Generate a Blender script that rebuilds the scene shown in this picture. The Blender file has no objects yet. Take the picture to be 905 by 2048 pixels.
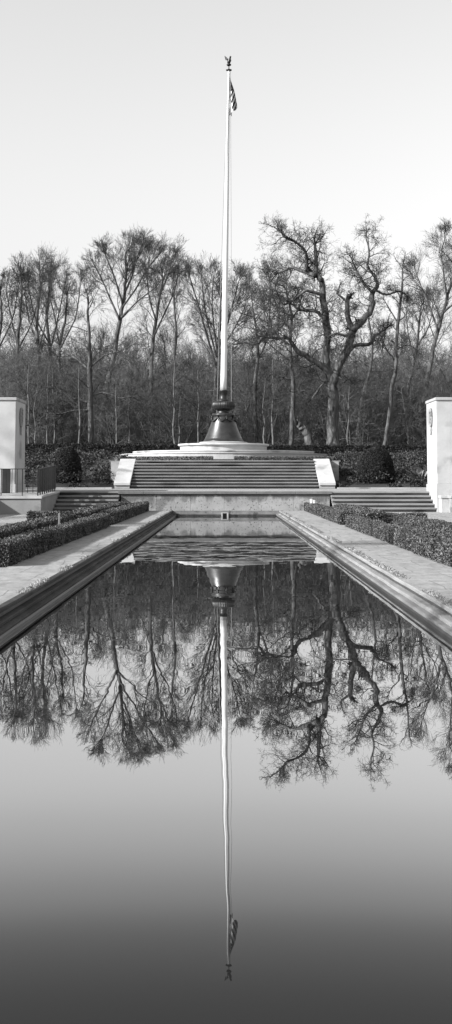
import bpy, math, random
import numpy as np
from mathutils import Vector, Matrix, noise

R = math.radians
random.seed(7)
rng = np.random.default_rng(7)
scene = bpy.context.scene
col = scene.collection

# ------------------------------------------------------------------ camera model
F = 2500.0            # focal length in pixels of the 905 x 2048 photograph
EYE = 1.08            # eye height above the path
TILT = math.atan(0.0875)
CX, CY = 452.5, 742.0
ct, st_ = math.cos(TILT), math.sin(TILT)

def at(px, py, d):
    """a point at distance d, from its pixel in the photograph"""
    ux, uy = (px - CX) / F, (CY - py) / F
    k = d / (ct - uy * st_)
    return Vector((k * ux, d, EYE + k * (st_ + uy * ct)))

# ------------------------------------------------------------------ materials
def g(v): return (v, v, v, 1)
ALB = .55

def newmat(name):
    m = bpy.data.materials.new(name); m.use_nodes = True
    nt = m.node_tree
    return m, nt, nt.nodes['Principled BSDF']

def mat(name, lo, hi, rough=0.85, scale=3.0, detail=6, bump=0.0, bscale=40, stains=None, metallic=0.0, coords='pos', stretch=(1, 1, 1), spec=0.3, pits=None):
    """grey surface mottled between lo and hi; stains=(value, scale, threshold); pits=(value, scale, threshold)"""
    m, nt, b = newmat(name)
    N, L = nt.nodes.new, nt.links.new
    b.inputs['Roughness'].default_value = rough
    b.inputs['Metallic'].default_value = metallic
    b.inputs['Specular IOR Level'].default_value = spec
    if coords == 'pos':
        src = N('ShaderNodeNewGeometry').outputs['Position']
    else:
        src = N('ShaderNodeTexCoord').outputs['Object']
    mp = N('ShaderNodeMapping'); mp.inputs['Scale'].default_value = stretch; L(src, mp.inputs['Vector'])
    n = N('ShaderNodeTexNoise'); n.inputs['Scale'].default_value = scale; n.inputs['Detail'].default_value = detail
    n.inputs['Roughness'].default_value = 0.65
    L(mp.outputs[0], n.inputs['Vector'])
    r = N('ShaderNodeValToRGB'); r.color_ramp.elements[0].position = .3; r.color_ramp.elements[1].position = .7
    r.color_ramp.elements[0].color = g(lo * ALB); r.color_ramp.elements[1].color = g(hi * ALB)
    L(n.outputs['Fac'], r.inputs[0])
    out = r.outputs[0]
    for extra in (stains, pits):
        if not extra: continue
        v, sc, th = extra
        n2 = N('ShaderNodeTexNoise'); n2.inputs['Scale'].default_value = sc; n2.inputs['Detail'].default_value = 5
        L(mp.outputs[0], n2.inputs['Vector'])
        r2 = N('ShaderNodeValToRGB'); r2.color_ramp.elements[0].position = th; r2.color_ramp.elements[1].position = th + .09
        r2.color_ramp.elements[0].color = g(0); r2.color_ramp.elements[1].color = g(1)
        L(n2.outputs['Fac'], r2.inputs[0])
        mx = N('ShaderNodeMix'); mx.data_type = 'RGBA'
        L(r2.outputs[0], mx.inputs[0]); L(out, mx.inputs[6]); mx.inputs[7].default_value = g(v * ALB)
        out = mx.outputs[2]
    L(out, b.inputs['Base Color'])
    if bump:
        n3 = N('ShaderNodeTexNoise'); n3.inputs['Scale'].default_value = bscale; n3.inputs['Detail'].default_value = 4
        L(mp.outputs[0], n3.inputs['Vector'])
        bp = N('ShaderNodeBump'); bp.inputs['Strength'].default_value = 1.0; bp.inputs['Distance'].default_value = bump
        L(n3.outputs['Fac'], bp.inputs['Height']); L(bp.outputs[0], b.inputs['Normal'])
    return m

def leafmat(name, lo, hi, rough=0.6):
    """foliage: every leaf its own grey, in patches of fresher and duller growth"""
    m, nt, b = newmat(name)
    N, L = nt.nodes.new, nt.links.new
    gm = N('ShaderNodeNewGeometry')
    n = N('ShaderNodeTexNoise'); n.inputs['Scale'].default_value = 2.2; n.inputs['Detail'].default_value = 3
    L(gm.outputs['Position'], n.inputs['Vector'])
    f = N('ShaderNodeMath'); f.operation = 'MULTIPLY_ADD'; f.inputs[1].default_value = 1.3; f.inputs[2].default_value = -.2; L(n.outputs['Fac'], f.inputs[0])
    p = N('ShaderNodeMath'); p.operation = 'POWER'; p.inputs[1].default_value = 1.5; L(gm.outputs['Random Per Island'], p.inputs[0])
    q = N('ShaderNodeMath'); q.operation = 'MULTIPLY'; L(p.outputs[0], q.inputs[0]); L(f.outputs[0], q.inputs[1])
    r = N('ShaderNodeValToRGB'); r.color_ramp.elements[0].color = g(lo * ALB); r.color_ramp.elements[1].color = g(hi * 1.6 * ALB)
    L(q.outputs[0], r.inputs[0]); L(r.outputs[0], b.inputs['Base Color'])
    b.inputs['Roughness'].default_value = rough
    b.inputs['Specular IOR Level'].default_value = .25
    return m

M = {}
M['stone'] = mat('pale_limestone', .58, .76, scale=1.6, detail=9, bump=.006, bscale=50, stains=(.40, .9, .58))
M['stone_side'] = mat('weathered_limestone', .42, .62, scale=2.5, bump=.004, bscale=50, stains=(.26, 1.6, .58), stretch=(.6, 1, 1.6))
M['riser'] = mat('dark_riser_stone', .12, .34, scale=1.6, bump=.004, bscale=60, stains=(.07, 1.1, .55), stretch=(.5, 1, 2))  # darker than the step stone, with still darker patches
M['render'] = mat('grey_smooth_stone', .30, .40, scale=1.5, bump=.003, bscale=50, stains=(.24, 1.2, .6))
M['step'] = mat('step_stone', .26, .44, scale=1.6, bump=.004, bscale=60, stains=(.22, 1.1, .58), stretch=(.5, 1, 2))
M['wallstone'] = mat('lichened_stone', .36, .50, scale=2.0, bump=.012, bscale=25, stains=(.24, 1.9, .56), pits=(.09, 14, .60))
def endwall():
    m = mat('lichened_wall', .38, .54, scale=2.0, bump=.012, bscale=25, stains=(.26, 1.9, .56), pits=(.08, 13, .585))
    nt = m.node_tree; N, L = nt.nodes.new, nt.links.new; b = nt.nodes['Principled BSDF']
    old = b.inputs['Base Color'].links[0].from_socket
    gp = N('ShaderNodeNewGeometry'); sx = N('ShaderNodeSeparateXYZ'); L(gp.outputs['Position'], sx.inputs[0])
    mp = N('ShaderNodeMapping'); mp.inputs['Scale'].default_value = (2.2, 1, .7); L(gp.outputs['Position'], mp.inputs[0])
    n = N('ShaderNodeTexNoise'); n.inputs['Scale'].default_value = 1.5; n.inputs['Detail'].default_value = 7; L(mp.outputs[0], n.inputs['Vector'])
    # run-off stains creeping down from under the capstone
    a = N('ShaderNodeMath'); a.operation = 'MULTIPLY_ADD'; a.inputs[1].default_value = .9; a.inputs[2].default_value = -.06; L(n.outputs['Fac'], a.inputs[0])
    c = N('ShaderNodeMath'); c.operation = 'ADD'; L(a.outputs[0], c.inputs[0]); L(sx.outputs['Z'], c.inputs[1])
    r = N('ShaderNodeValToRGB'); r.color_ramp.elements[0].position = .76; r.color_ramp.elements[1].position = .9
    r.color_ramp.elements[0].color = (0, 0, 0, 1); r.color_ramp.elements[1].color = (.85, .85, .85, 1); L(c.outputs[0], r.inputs[0])
    mx = N('ShaderNodeMix'); mx.data_type = 'RGBA'; L(r.outputs[0], mx.inputs[0]); L(old, mx.inputs[6]); mx.inputs[7].default_value = g(.085)
    L(mx.outputs[2], b.inputs['Base Color']); return m
M['endwall'] = endwall()
M['capstone'] = mat('dark_capstone', .17, .27, scale=3, bump=.005, bscale=40)
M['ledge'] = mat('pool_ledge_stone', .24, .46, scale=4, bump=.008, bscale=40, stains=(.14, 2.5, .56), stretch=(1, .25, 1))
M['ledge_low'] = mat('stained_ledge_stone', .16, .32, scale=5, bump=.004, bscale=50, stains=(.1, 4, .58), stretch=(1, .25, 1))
M['ledge_shade'] = mat('shaded_ledge_stone', .03, .10, scale=6, bump=.01, bscale=40, stains=(.022, 3, .5), stretch=(1, .3, 1))  # ledge stone of the left pool side, its shade put into the colour
M['lead'] = mat('lead_flashing', .06, .10, rough=.6, scale=4)
M['wet'] = mat('wet_stone', .02, .05, rough=.4, scale=6)
M['gravel'] = mat('pale_gravel', .28, .56, scale=30, detail=8, bump=.02, bscale=45, stains=(.24, .7, .6))
M['soil'] = mat('dark_soil', .025, .06, scale=2, bump=.03, bscale=8)
M['grassbed'] = mat('short_grass', .13, .24, scale=20, bump=.02, bscale=60)
M['bronze'] = mat('patinated_bronze', .05, .11, rough=.36, scale=3, metallic=.6, coords='obj', spec=.5)
M['bronze_dark'] = mat('dark_bronze', .025, .07, rough=.42, scale=6, metallic=.5, coords='obj', spec=.5)
M['white'] = mat('white_paint', 1.10, 1.20, rough=.35, scale=1, spec=.5)
M['iron'] = mat('black_iron', .010, .018, rough=.5, scale=5)
M['rope'] = mat('halyard_rope', .35, .5, scale=8)
M['darkwood'] = mat('dark_board', .03, .05, rough=.7, scale=6)
M['wood'] = mat('grey_wood', .22, .36, scale=12, stretch=(4, 4, .6))
M['bark'] = mat('grey_bark', .03, .25, scale=4, bump=.09, bscale=5, coords='obj', stretch=(1, 1, .3), stains=(.03, 2.2, .56))
M['bark_pale'] = mat('pale_bark', .05, .28, scale=4, bump=.02, bscale=6, coords='obj', stretch=(1, 1, .5))
M['twig'] = mat('twig_bark', .035, .10, scale=2, coords='obj')
M['twig_far'] = mat('thicket_twigs', .02, .28, scale=1.5, coords='obj')
M['leaf_box'] = leafmat('box_hedge_leaves', .025, .40)
M['leaf_yew'] = leafmat('yew_leaves', .006, .05)
M['leaf_cover'] = leafmat('groundcover_leaves', .01, .15)
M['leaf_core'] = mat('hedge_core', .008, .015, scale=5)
M['grass'] = leafmat('grass_blades', .3, .75)
M['bedgrass'] = leafmat('bed_grass_blades', .10, .26)
M['straw'] = leafmat('dry_grass_blades', .1, .5)
M['flag_dark'] = mat('flag_red', .028, .045, rough=.8, scale=4)
M['flag_navy'] = mat('flag_blue', .012, .02, rough=.8, scale=4)
M['flag_white'] = mat('flag_white', 1.2, 1.3, rough=.8, scale=4)

def paving(name):
    m, nt, b = newmat(name)
    N, L = nt.nodes.new, nt.links.new
    gp = N('ShaderNodeNewGeometry')
    mp = N('ShaderNodeMapping'); mp.inputs['Rotation'].default_value = (0, 0, 0)
    L(gp.outputs['Position'], mp.inputs['Vector'])
    nz = N('ShaderNodeTexNoise'); nz.inputs['Scale'].default_value = .9; nz.inputs['Detail'].default_value = 2
    L(gp.outputs['Position'], nz.inputs['Vector'])
    dv = N('ShaderNodeVectorMath'); dv.operation = 'SCALE'; dv.inputs['Scale'].default_value = .22
    L(nz.outputs['Color'], dv.inputs[0])
    av = N('ShaderNodeVectorMath'); av.operation = 'ADD'
    L(mp.outputs[0], av.inputs[0]); L(dv.outputs[0], av.inputs[1])
    bk = N('ShaderNodeTexBrick')
    bk.inputs['Scale'].default_value = 1; bk.inputs['Brick Width'].default_value = .58
    bk.inputs['Row Height'].default_value = 1.15; bk.inputs['Mortar Size'].default_value = .009
    bk.inputs['Mortar Smooth'].default_value = .4
    bk.inputs['Color1'].default_value = g(.46); bk.inputs['Color2'].default_value = g(.40); bk.inputs['Mortar'].default_value = g(.24)
    L(av.outputs[0], bk.inputs['Vector'])
    n = N('ShaderNodeTexNoise'); n.inputs['Scale'].default_value = 4.5; n.inputs['Detail'].default_value = 10; n.inputs['Roughness'].default_value = .7
    ms = N('ShaderNodeMapping'); ms.inputs['Scale'].default_value = (1.4, .7, 1)
    L(gp.outputs['Position'], ms.inputs['Vector']); L(ms.outputs[0], n.inputs['Vector'])
    r = N('ShaderNodeValToRGB'); r.color_ramp.elements[0].position = .3; r.color_ramp.elements[1].position = .65
    r.color_ramp.elements[0].color = g(.55 * ALB); r.color_ramp.elements[1].color = g(1.12 * ALB)
    L(n.outputs['Fac'], r.inputs[0])
    mx = N('ShaderNodeMix'); mx.data_type = 'RGBA'; mx.blend_type = 'MULTIPLY'; mx.inputs[0].default_value = 1
    L(bk.outputs['Color'], mx.inputs[6]); L(r.outputs[0], mx.inputs[7]); L(mx.outputs[2], b.inputs['Base Color'])
    bp = N('ShaderNodeBump'); bp.inputs['Strength'].default_value = 1; bp.inputs['Distance'].default_value = .012
    n2 = N('ShaderNodeTexNoise'); n2.inputs['Scale'].default_value = 9; n2.inputs['Detail'].default_value = 6
    L(gp.outputs['Position'], n2.inputs['Vector'])
    L(n2.outputs['Fac'], bp.inputs['Height']); L(bp.outputs[0], b.inputs['Normal'])
    b.inputs['Roughness'].default_value = .85
    return m
M['paving'] = paving('worn_paving')

def watermat():
    m, nt, b = newmat('still_water')
    N, L = nt.nodes.new, nt.links.new
    nt.nodes.remove(b)
    gp = N('ShaderNodeNewGeometry')
    def wave(scale, stretch, detail):
        mp = N('ShaderNodeMapping'); mp.inputs['Scale'].default_value = stretch
        L(gp.outputs['Position'], mp.inputs['Vector'])
        n = N('ShaderNodeTexNoise'); n.inputs['Scale'].default_value = scale; n.inputs['Detail'].default_value = detail
        L(mp.outputs[0], n.inputs['Vector'])
        return n.outputs['Fac']
    a = wave(1.5, (1.1, .75, 1), 1.5)
    c = wave(6.0, (1.2, .45, 1), 1)
    ad = N('ShaderNodeMath'); ad.operation = 'MULTIPLY_ADD'; ad.inputs[1].default_value = .11
    L(c, ad.inputs[0]); L(a, ad.inputs[2])
    # sheltered, calmer water towards the end wall
    sx = N('ShaderNodeSeparateXYZ'); L(gp.outputs['Position'], sx.inputs[0])
    mr = N('ShaderNodeMapRange'); mr.inputs[1].default_value = 9; mr.inputs[2].default_value = 20
    mr.inputs[3].default_value = 1; mr.inputs[4].default_value = .75; L(sx.outputs['Y'], mr.inputs[0])
    bp = N('ShaderNodeBump'); bp.inputs['Distance'].default_value = WAVE
    L(mr.outputs[0], bp.inputs['Strength'])
    L(ad.outputs[0], bp.inputs['Height'])
    fr = N('ShaderNodeFresnel'); fr.inputs['IOR'].default_value = 1.333
    gl = N('ShaderNodeBsdfGlossy'); gl.inputs['Roughness'].default_value = 0.0; gl.inputs['Color'].default_value = g(1)
    L(bp.outputs[0], gl.inputs['Normal'])
    df = N('ShaderNodeBsdfDiffuse'); df.inputs['Color'].default_value = g(.012)
    cr = N('ShaderNodeFloatCurve'); cv = cr.mapping.curves[0]
    cv.points[0].location = (0, 0); cv.points[1].location = (1, 1)
    for q in ((.10, .032), (.13, .08), (.165, .24), (.215, .45), (.285, .60), (.42, .66), (.6, .69), (.78, .77)): cv.points.new(*q)
    cr.mapping.update(); L(fr.outputs[0], cr.inputs['Value'])
    mx = N('ShaderNodeMixShader'); L(cr.outputs[0], mx.inputs[0]); L(df.outputs[0], mx.inputs[1]); L(gl.outputs[0], mx.inputs[2])
    L(mx.outputs[0], nt.nodes['Material Output'].inputs['Surface'])
    return m
WAVE = .0015
M['water'] = watermat()

# ------------------------------------------------------------------ mesh helpers
class MB:
    def __init__(s): s.v = []; s.f = []; s.mi = []
    def face(s, pts, mi=0):
        n = len(s.v); s.v += [tuple(p) for p in pts]; s.f.append(tuple(range(n, n + len(pts)))); s.mi.append(mi)
    def box(s, x0, x1, y0, y1, z0, z1):
        n = len(s.v)
        s.v += [(x, y, z) for z in (z0, z1) for y in (y0, y1) for x in (x0, x1)]
        for q in ((0, 2, 3, 1), (4, 5, 7, 6), (0, 1, 5, 4), (2, 6, 7, 3), (0, 4, 6, 2), (1, 3, 7, 5)):
            s.f.append(tuple(n + i for i in q)); s.mi.append(0)
        return s
    def prism(s, poly, axis, a0, a1):
        """polygon extruded along an axis; poly gives the other two coordinates"""
        def mk(p, a):
            return (a, p[0], p[1]) if axis == 'x' else (p[0], a, p[1]) if axis == 'y' else (p[0], p[1], a)
        n = len(s.v); k = len(poly)
        s.v += [mk(p, a0) for p in poly] + [mk(p, a1) for p in poly]
        s.f.append(tuple(range(n, n + k))[::-1]); s.f.append(tuple(range(n + k, n + 2 * k))); s.mi += [0, 0]
        for i in range(k):
            j = (i + 1) % k
            s.f.append((n + i, n + j, n + k + j, n + k + i)); s.mi.append(0)
        return s
    def lathe(s, cx, cy, prof, seg=64, mod=None):
        n = len(s.v); k = len(prof)
        for i in range(seg):
            a = 2 * math.pi * i / seg
            for (r, z) in prof:
                rr = r * (mod(a, z) if mod else 1)
                s.v.append((cx + rr * math.cos(a), cy + rr * math.sin(a), z))
        for i in range(seg):
            j = (i + 1) % seg
            for q in range(k - 1):
                s.f.append((n + i * k + q, n + j * k + q, n + j * k + q + 1, n + i * k + q + 1)); s.mi.append(0)
        s.f.append(tuple(n + i * k for i in range(seg))[::-1]); s.mi.append(0)
        s.f.append(tuple(n + i * k + k - 1 for i in range(seg))); s.mi.append(0)
        return s
    def tube(s, pts, rad, k=6, cap=True):
        pts = [Vector(p) for p in pts]
        if not hasattr(rad, '__len__'): rad = [rad] * len(pts)
        n = len(s.v); m = len(pts)
        u = None
        for i in range(m):
            t = (pts[min(i + 1, m - 1)] - pts[max(i - 1, 0)])
            if t.length < 1e-9: t = Vector((0, 0, 1))
            t.normalize()
            if u is None:
                u = t.cross(Vector((0.31, 0.95, 0.05)))
                if u.length < .05: u = t.cross(Vector((1, 0, 0)))
            u = (u - t * u.dot(t)); u.normalize()
            w = t.cross(u)
            for q in range(k):
                a = 2 * math.pi * q / k
                s.v.append(tuple(pts[i] + (u * math.cos(a) + w * math.sin(a)) * rad[i]))
        for i in range(m - 1):
            for q in range(k):
                r = (q + 1) % k
                s.f.append((n + i * k + q, n + i * k + r, n + (i + 1) * k + r, n + (i + 1) * k + q)); s.mi.append(0)
        if cap:
            s.f.append(tuple(range(n, n + k))[::-1]); s.f.append(tuple(range(n + (m - 1) * k, n + m * k))); s.mi += [0, 0]
        return s
    def build(s, name, mats, parent=None, smooth=False, bevel=0):
        me = bpy.data.meshes.new(name)
        off = parent_loc(parent)
        v = np.array(s.v, dtype=float) - np.array(off)
        me.from_pydata(v.tolist(), [], s.f)
        if not isinstance(mats, (list, tuple)): mats = [mats]
        for m in mats: me.materials.append(m)
        if len(mats) > 1: me.polygons.foreach_set('material_index', s.mi)
        if smooth: me.polygons.foreach_set('use_smooth', [True] * len(me.polygons))
        me.update()
        o = bpy.data.objects.new(name, me); col.objects.link(o)
        if parent: o.parent = parent
        if bevel:
            md = o.modifiers.new('bevel', 'BEVEL'); md.width = bevel; md.segments = 2; md.limit_method = 'ANGLE'
        return o

def parent_loc(p):
    v = Vector((0, 0, 0))
    while p: v += p.location; p = p.parent
    return v

def npmesh(name, V, Fq, m, parent=None):
    """fast mesh from numpy arrays of vertices and quads"""
    me = bpy.data.meshes.new(name)
    V = V - np.array(parent_loc(parent))
    k = Fq.shape[1]
    me.vertices.add(len(V)); me.vertices.foreach_set('co', V.astype(np.float32).ravel())
    me.loops.add(Fq.size); me.loops.foreach_set('vertex_index', Fq.astype(np.int32).ravel())
    me.polygons.add(len(Fq)); me.polygons.foreach_set('loop_start', np.arange(0, Fq.size, k, dtype=np.int32))
    me.polygons.foreach_set('loop_total', np.full(len(Fq), k, dtype=np.int32))
    me.update(calc_edges=True); me.materials.append(m)
    o = bpy.data.objects.new(name, me); col.objects.link(o)
    if parent: o.parent = parent
    return o

def tag(o, label=None, cat=None, group=None, kind=None):
    if label: o['label'] = label
    if cat: o['category'] = cat
    if group: o['group'] = group
    if kind: o['kind'] = kind
    return o

def thing(name, loc, label, cat, group=None):
    o = bpy.data.objects.new(name, None); o.empty_display_size = .3
    o.location = loc; col.objects.link(o)
    return tag(o, label, cat, group)

def cards(P, Nn, size, flat=.6, aspect=1.6):
    """little leaf quads at points P, loosely facing normals Nn"""
    n = len(P)
    d = Nn * flat + rng.normal(size=(n, 3)) * (1 - flat * .5)
    d /= np.linalg.norm(d, axis=1)[:, None] + 1e-9
    a = np.cross(d, rng.normal(size=(n, 3))); a /= np.linalg.norm(a, axis=1)[:, None] + 1e-9
    b = np.cross(d, a)
    s = (size * rng.uniform(.6, 1.4, n))[:, None]
    a = a * s * .5 * aspect; b = b * s * .5
    V = np.stack([P - a, P - b * .9, P + a, P + b * .9], 1).reshape(-1, 3)
    return V, np.arange(4 * n).reshape(n, 4)

# ------------------------------------------------------------------ ground, water, paths
Z_W, Z_T, Z_B, Z_TOP = -.19, .684, .747, 1.915
D_WALL = 45.0
XL, XR = -1.93, 1.93                   # coping edges of the pool

def gz(x, y):
    if y < 45.2: return -.03
    if y < 49.8: return .66 + .06 * (y - 45.2) / 4.6
    t = min(1, (y - 49.8) / 14.0)
    s = .75 * t + .25 * t * t * (3 - 2 * t)
    return .72 + 1.44 * s + (.05 * math.sin(x * .7 + y * .3) if y > 90 else 0)

mb = MB()
ys = [-60, -2, 20, 45.19, 45.21] + [49.8 + i * 1.4 for i in range(11)] + [85, 100, 130, 180, 260, 500, 3000]
xs = [-2500, -300, -60, -30, -15, -6, -1.99, 1.99, 6, 15, 30, 60, 300, 2500]
for j in range(len(ys) - 1):
    for i in range(len(xs) - 1):
        if xs[i] == -1.99 and ys[j] < 45.19 and ys[j] >= -2: continue
        mb.face([(xs[i], ys[j], gz(xs[i], ys[j])), (xs[i + 1], ys[j], gz(xs[i + 1], ys[j])),
                 (xs[i + 1], ys[j + 1], gz(xs[i + 1], ys[j + 1])), (xs[i], ys[j + 1], gz(xs[i], ys[j + 1]))])
tag(mb.build('ground', M['soil']), kind='structure')

def sheet(name, x0, x1, y0, y1, z, m, label=None):
    b = MB(); b.face([(x0, y0, z), (x1, y0, z), (x1, y1, z), (x0, y1, z)])
    return tag(b.build(name, m), kind='structure')
sheet('water', -1.9, 1.9, -1.9, 45.05, Z_W, M['water'])
sheet('pool_floor', -1.95, 1.95, -1.99, 45.1, -.9, M['wet'])
sheet('path', -2.74, -1.96, -2, 44.99, 0, M['paving'])
sheet('path', 1.96, 2.78, -2, 44.99, 0, M['paving'])
sheet('gravel', -40, -2.74, -20, 45.1, -.012, M['gravel'])
sheet('gravel', 2.78, 40, -20, 45.1, -.012, M['gravel'])
b = MB(); b.face([(-40, 45.15, Z_T), (40, 45.15, Z_T), (40, 49.9, Z_B), (-40, 49.9, Z_B)])
b.face([(-4.6, 49.9, Z_B), (4.6, 49.9, Z_B), (4.6, 50.9, Z_B), (-4.6, 50.9, Z_B)]); tag(b.build('terrace', M['gravel']), kind='structure')

# pool basin: coping, ledges
basin = thing('pool_basin', (0, 20, Z_W), 'long stone lined basin of the reflecting pool with stepped ledges under the coping', 'pool')
def side_wall(sgn):
    # profile: (distance from axis, z)
    def ext(prof, name, m):
        b = MB(); k = len(prof)
        n = 90; y0, y1 = -2.0, 45.0
        for i in range(n + 1):
            y = y0 + (y1 - y0) * i / n
            for q, (x, z) in enumerate(prof):
                w = .008 * noise.noise(Vector((sgn * 7, y * .9, q))) if q not in (0, k - 1) else 0
                b.v.append((sgn * (x + w), y, z + w * .4))
        for i in range(n):
            for q in range(k - 1):
                f = (i * k + q, i * k + q + 1, (i + 1) * k + q + 1, (i + 1) * k + q)
                b.f.append(f if sgn > 0 else f[::-1]); b.mi.append(0)
        return b.build(name, m, basin)
    ext([(1.965, .004), (1.90, .004), (1.89, -.006), (1.89, -.032), (1.93, -.034)], 'coping', M['ledge'] if sgn > 0 else M['ledge_shade'])  # left side takes the stone with shade painted in
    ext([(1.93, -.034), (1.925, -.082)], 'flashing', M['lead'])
    ext([(1.926, -.080), (1.86, -.086), (1.85, -.094), (1.85, -.118), (1.862, -.122)], 'ledge', M['ledge'] if sgn > 0 else M['ledge_shade'])
    ext([(1.862, -.121), (1.80, -.126), (1.79, -.132), (1.79, -.150)], 'ledge', M['ledge_low'] if sgn > 0 else M['ledge_shade'])
    ext([(1.79, -.150), (1.775, -.165), (1.775, -.92)], 'basin_wall', M['wet'])
side_wall(1); side_wall(-1)
b = MB()
b.prism([(45.0, .0), (44.98, -.0), (44.98, -.06), (44.93, -.064), (44.93, -.10), (44.90, -.105), (44.90, -.135), (44.94, -.15), (44.94, -.92), (45.0, -.92)], 'x', -1.93, 1.93)
b.build('end_ledge', M['ledge_low'], basin)
sp = at(450, 1029, 44.86)
b = MB()
b.box(sp.x - .13, sp.x - .075, 44.80, 44.899, -.19, -.085).box(sp.x + .075, sp.x + .13, 44.80, 44.899, -.19, -.085)
b.box(sp.x - .13, sp.x + .13, 44.80, 44.899, -.085, -.062)
spo = b.build('spout', M['stone_side'], basin)
b = MB(); b.box(sp.x - .075, sp.x + .075, 44.86, 44.897, -.19, -.086); b.build('outlet_hole', M['iron'], spo)

# ------------------------------------------------------------------ pool end wall
wall = thing('end_wall', (0, 45, 0), 'lichen spotted stone wall closing the far end of the pool', 'wall')
b = MB(); joints = [-3.77, -2.49, -1.27, -.06, 1.18, 2.42, 3.72]
for a, c in zip(joints[:-1], joints[1:]): b.box(a + .004, c - .004, 45.0, 45.3, -.02, .59)
b.box(-3.76, 3.71, 45.01, 45.29, -.3, .589)
b.build('wall_face', M['endwall'], wall, bevel=.006)
b = MB(); jj = [-3.86, -2.95, -1.5, -.35, 1.1, 2.5, 3.8]
for a, c in zip(jj[:-1], jj[1:]): b.box(a + .003, c - .003, 44.93, 45.4, .592, .688)
b.build('capstone', M['capstone'], wall, bevel=.008)

# flanking stairs
def flank(x0, x1, label):
    t = thing('garden_steps', ((x0 + x1) / 2, 43.5, 0), label, 'steps', 'low flights of steps beside the end wall')
    n = 5; rise = Z_T / n
    for i in range(n):
        y0 = 43.5 + i * .375; y1 = y0 + .42 if i < n - 1 else y0 + .6
        z = (i + 1) * rise + (.003 if i == n - 1 else 0)
        b = MB()
        cuts = [x0] + sorted(random.uniform(x0 + .4, x1 - .4) for _ in range(2)) + [x1]
        for a, c in zip(cuts[:-1], cuts[1:]):
            b.box(a + .002, c - .002, y0 - .045, y1, z - .06, z)
        stp = b.build('step', M['step'], t, bevel=.006)
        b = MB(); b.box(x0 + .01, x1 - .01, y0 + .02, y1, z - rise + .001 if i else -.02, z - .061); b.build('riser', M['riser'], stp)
flank(-5.96, -3.80, 'low flight of five stone steps left of the end wall, in shade')
flank(3.74, 7.29, 'low flight of five stone steps between end wall and right pillar')

# ------------------------------------------------------------------ main stairs
ms = thing('main_stairs', (0, 50.5, Z_B), 'broad flight of nine stone steps leading up to the flagpole platform', 'stairs')
rise = (Z_TOP - Z_B) / 9; YS, TR = 50.5, .285
for i in range(9):
    y0 = YS + i * TR; z = Z_B + (i + 1) * rise; y1 = y0 + .32 if i < 8 else y0 + 1.2
    b = MB()
    cuts = [-3.84] + [-3.84 + (k + 1) * 7.57 / 5 + random.uniform(-.4, .4) for k in range(4)] + [3.73]
    for a, c in zip(cuts[:-1], cuts[1:]): b.box(a + .002, c - .002, y0 - .085, y1, z - .042, z)
    st = b.build('step', M['step'], ms, bevel=.006)
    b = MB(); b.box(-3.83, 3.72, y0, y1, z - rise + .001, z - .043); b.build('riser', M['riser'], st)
for (x0, x1) in ((-4.46, -3.86), (3.75, 4.36)):
    b = MB()
    b.prism([(50.16, .985), (50.16, .885), (53.35, 1.885), (53.35, 1.992), (53.2, 1.994)], 'x', x0 - .025, x1 + .025)
    b.build('side_slab', M['stone'], ms, bevel=.008)
    b = MB()
    b.prism([(50.21, .70), (53.35, .70), (53.35, 1.878), (50.21, .896)], 'x', x0, x1)
    b.build('side_wall', M['stone_side'], ms)

# ------------------------------------------------------------------ platform
PX, PY = -.10, 70.0
pl = thing('flagpole_platform', (PX, PY, Z_TOP), 'tiered round pale stone platform carrying the flagpole', 'platform')
b = MB(); b.box(-4.9, 4.8, 53.36, 63, .7, 1.88).box(-5.9, 5.8, 63.001, 78, .7, 1.88); b.build('podium', M['stone_side'], pl)
b = MB(); b.prism([(53.37, 1.882), (63, 1.882), (63, 1.918), (53.37, 1.918)], 'x', -4.98, 4.88).prism([(63.001, 1.882), (78, 1.882), (78, 1.917), (63.001, 1.917)], 'x', -5.98, 5.88); b.build('paving_slab', M['step'], pl)
cxp = at(447.5, 900, 70).x
b = MB(); b.lathe(cxp, PY, [(5.75, 1.919), (5.75, 2.46), (5.79, 2.47), (5.79, 2.515), (5.2, 2.517)], 160); b.build('lower_tier', M['stone'], pl)
b = MB(); b.lathe(cxp, PY, [(5.02, 2.518), (5.02, 2.60), (5.06, 2.61), (5.06, 2.665), (2.0, 2.668)], 160); b.build('middle_tier', M['stone'], pl)
b = MB(); b.lathe(cxp, PY, [(2.42, 2.669), (2.42, 2.95), (2.46, 2.97), (2.52, 2.985), (2.55, 3.01), (2.55, 3.06), (2.53, 3.09), (2.45, 3.10)], 120); b.build('upper_tier', M['stone'], pl)
b = MB(); b.lathe(cxp, PY, [(1.30, 3.101), (1.36, 3.12), (1.37, 3.17), (1.33, 3.21), (1.2, 3.225)], 96); b.build('base_ring', M['stone_side'], pl)

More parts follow.
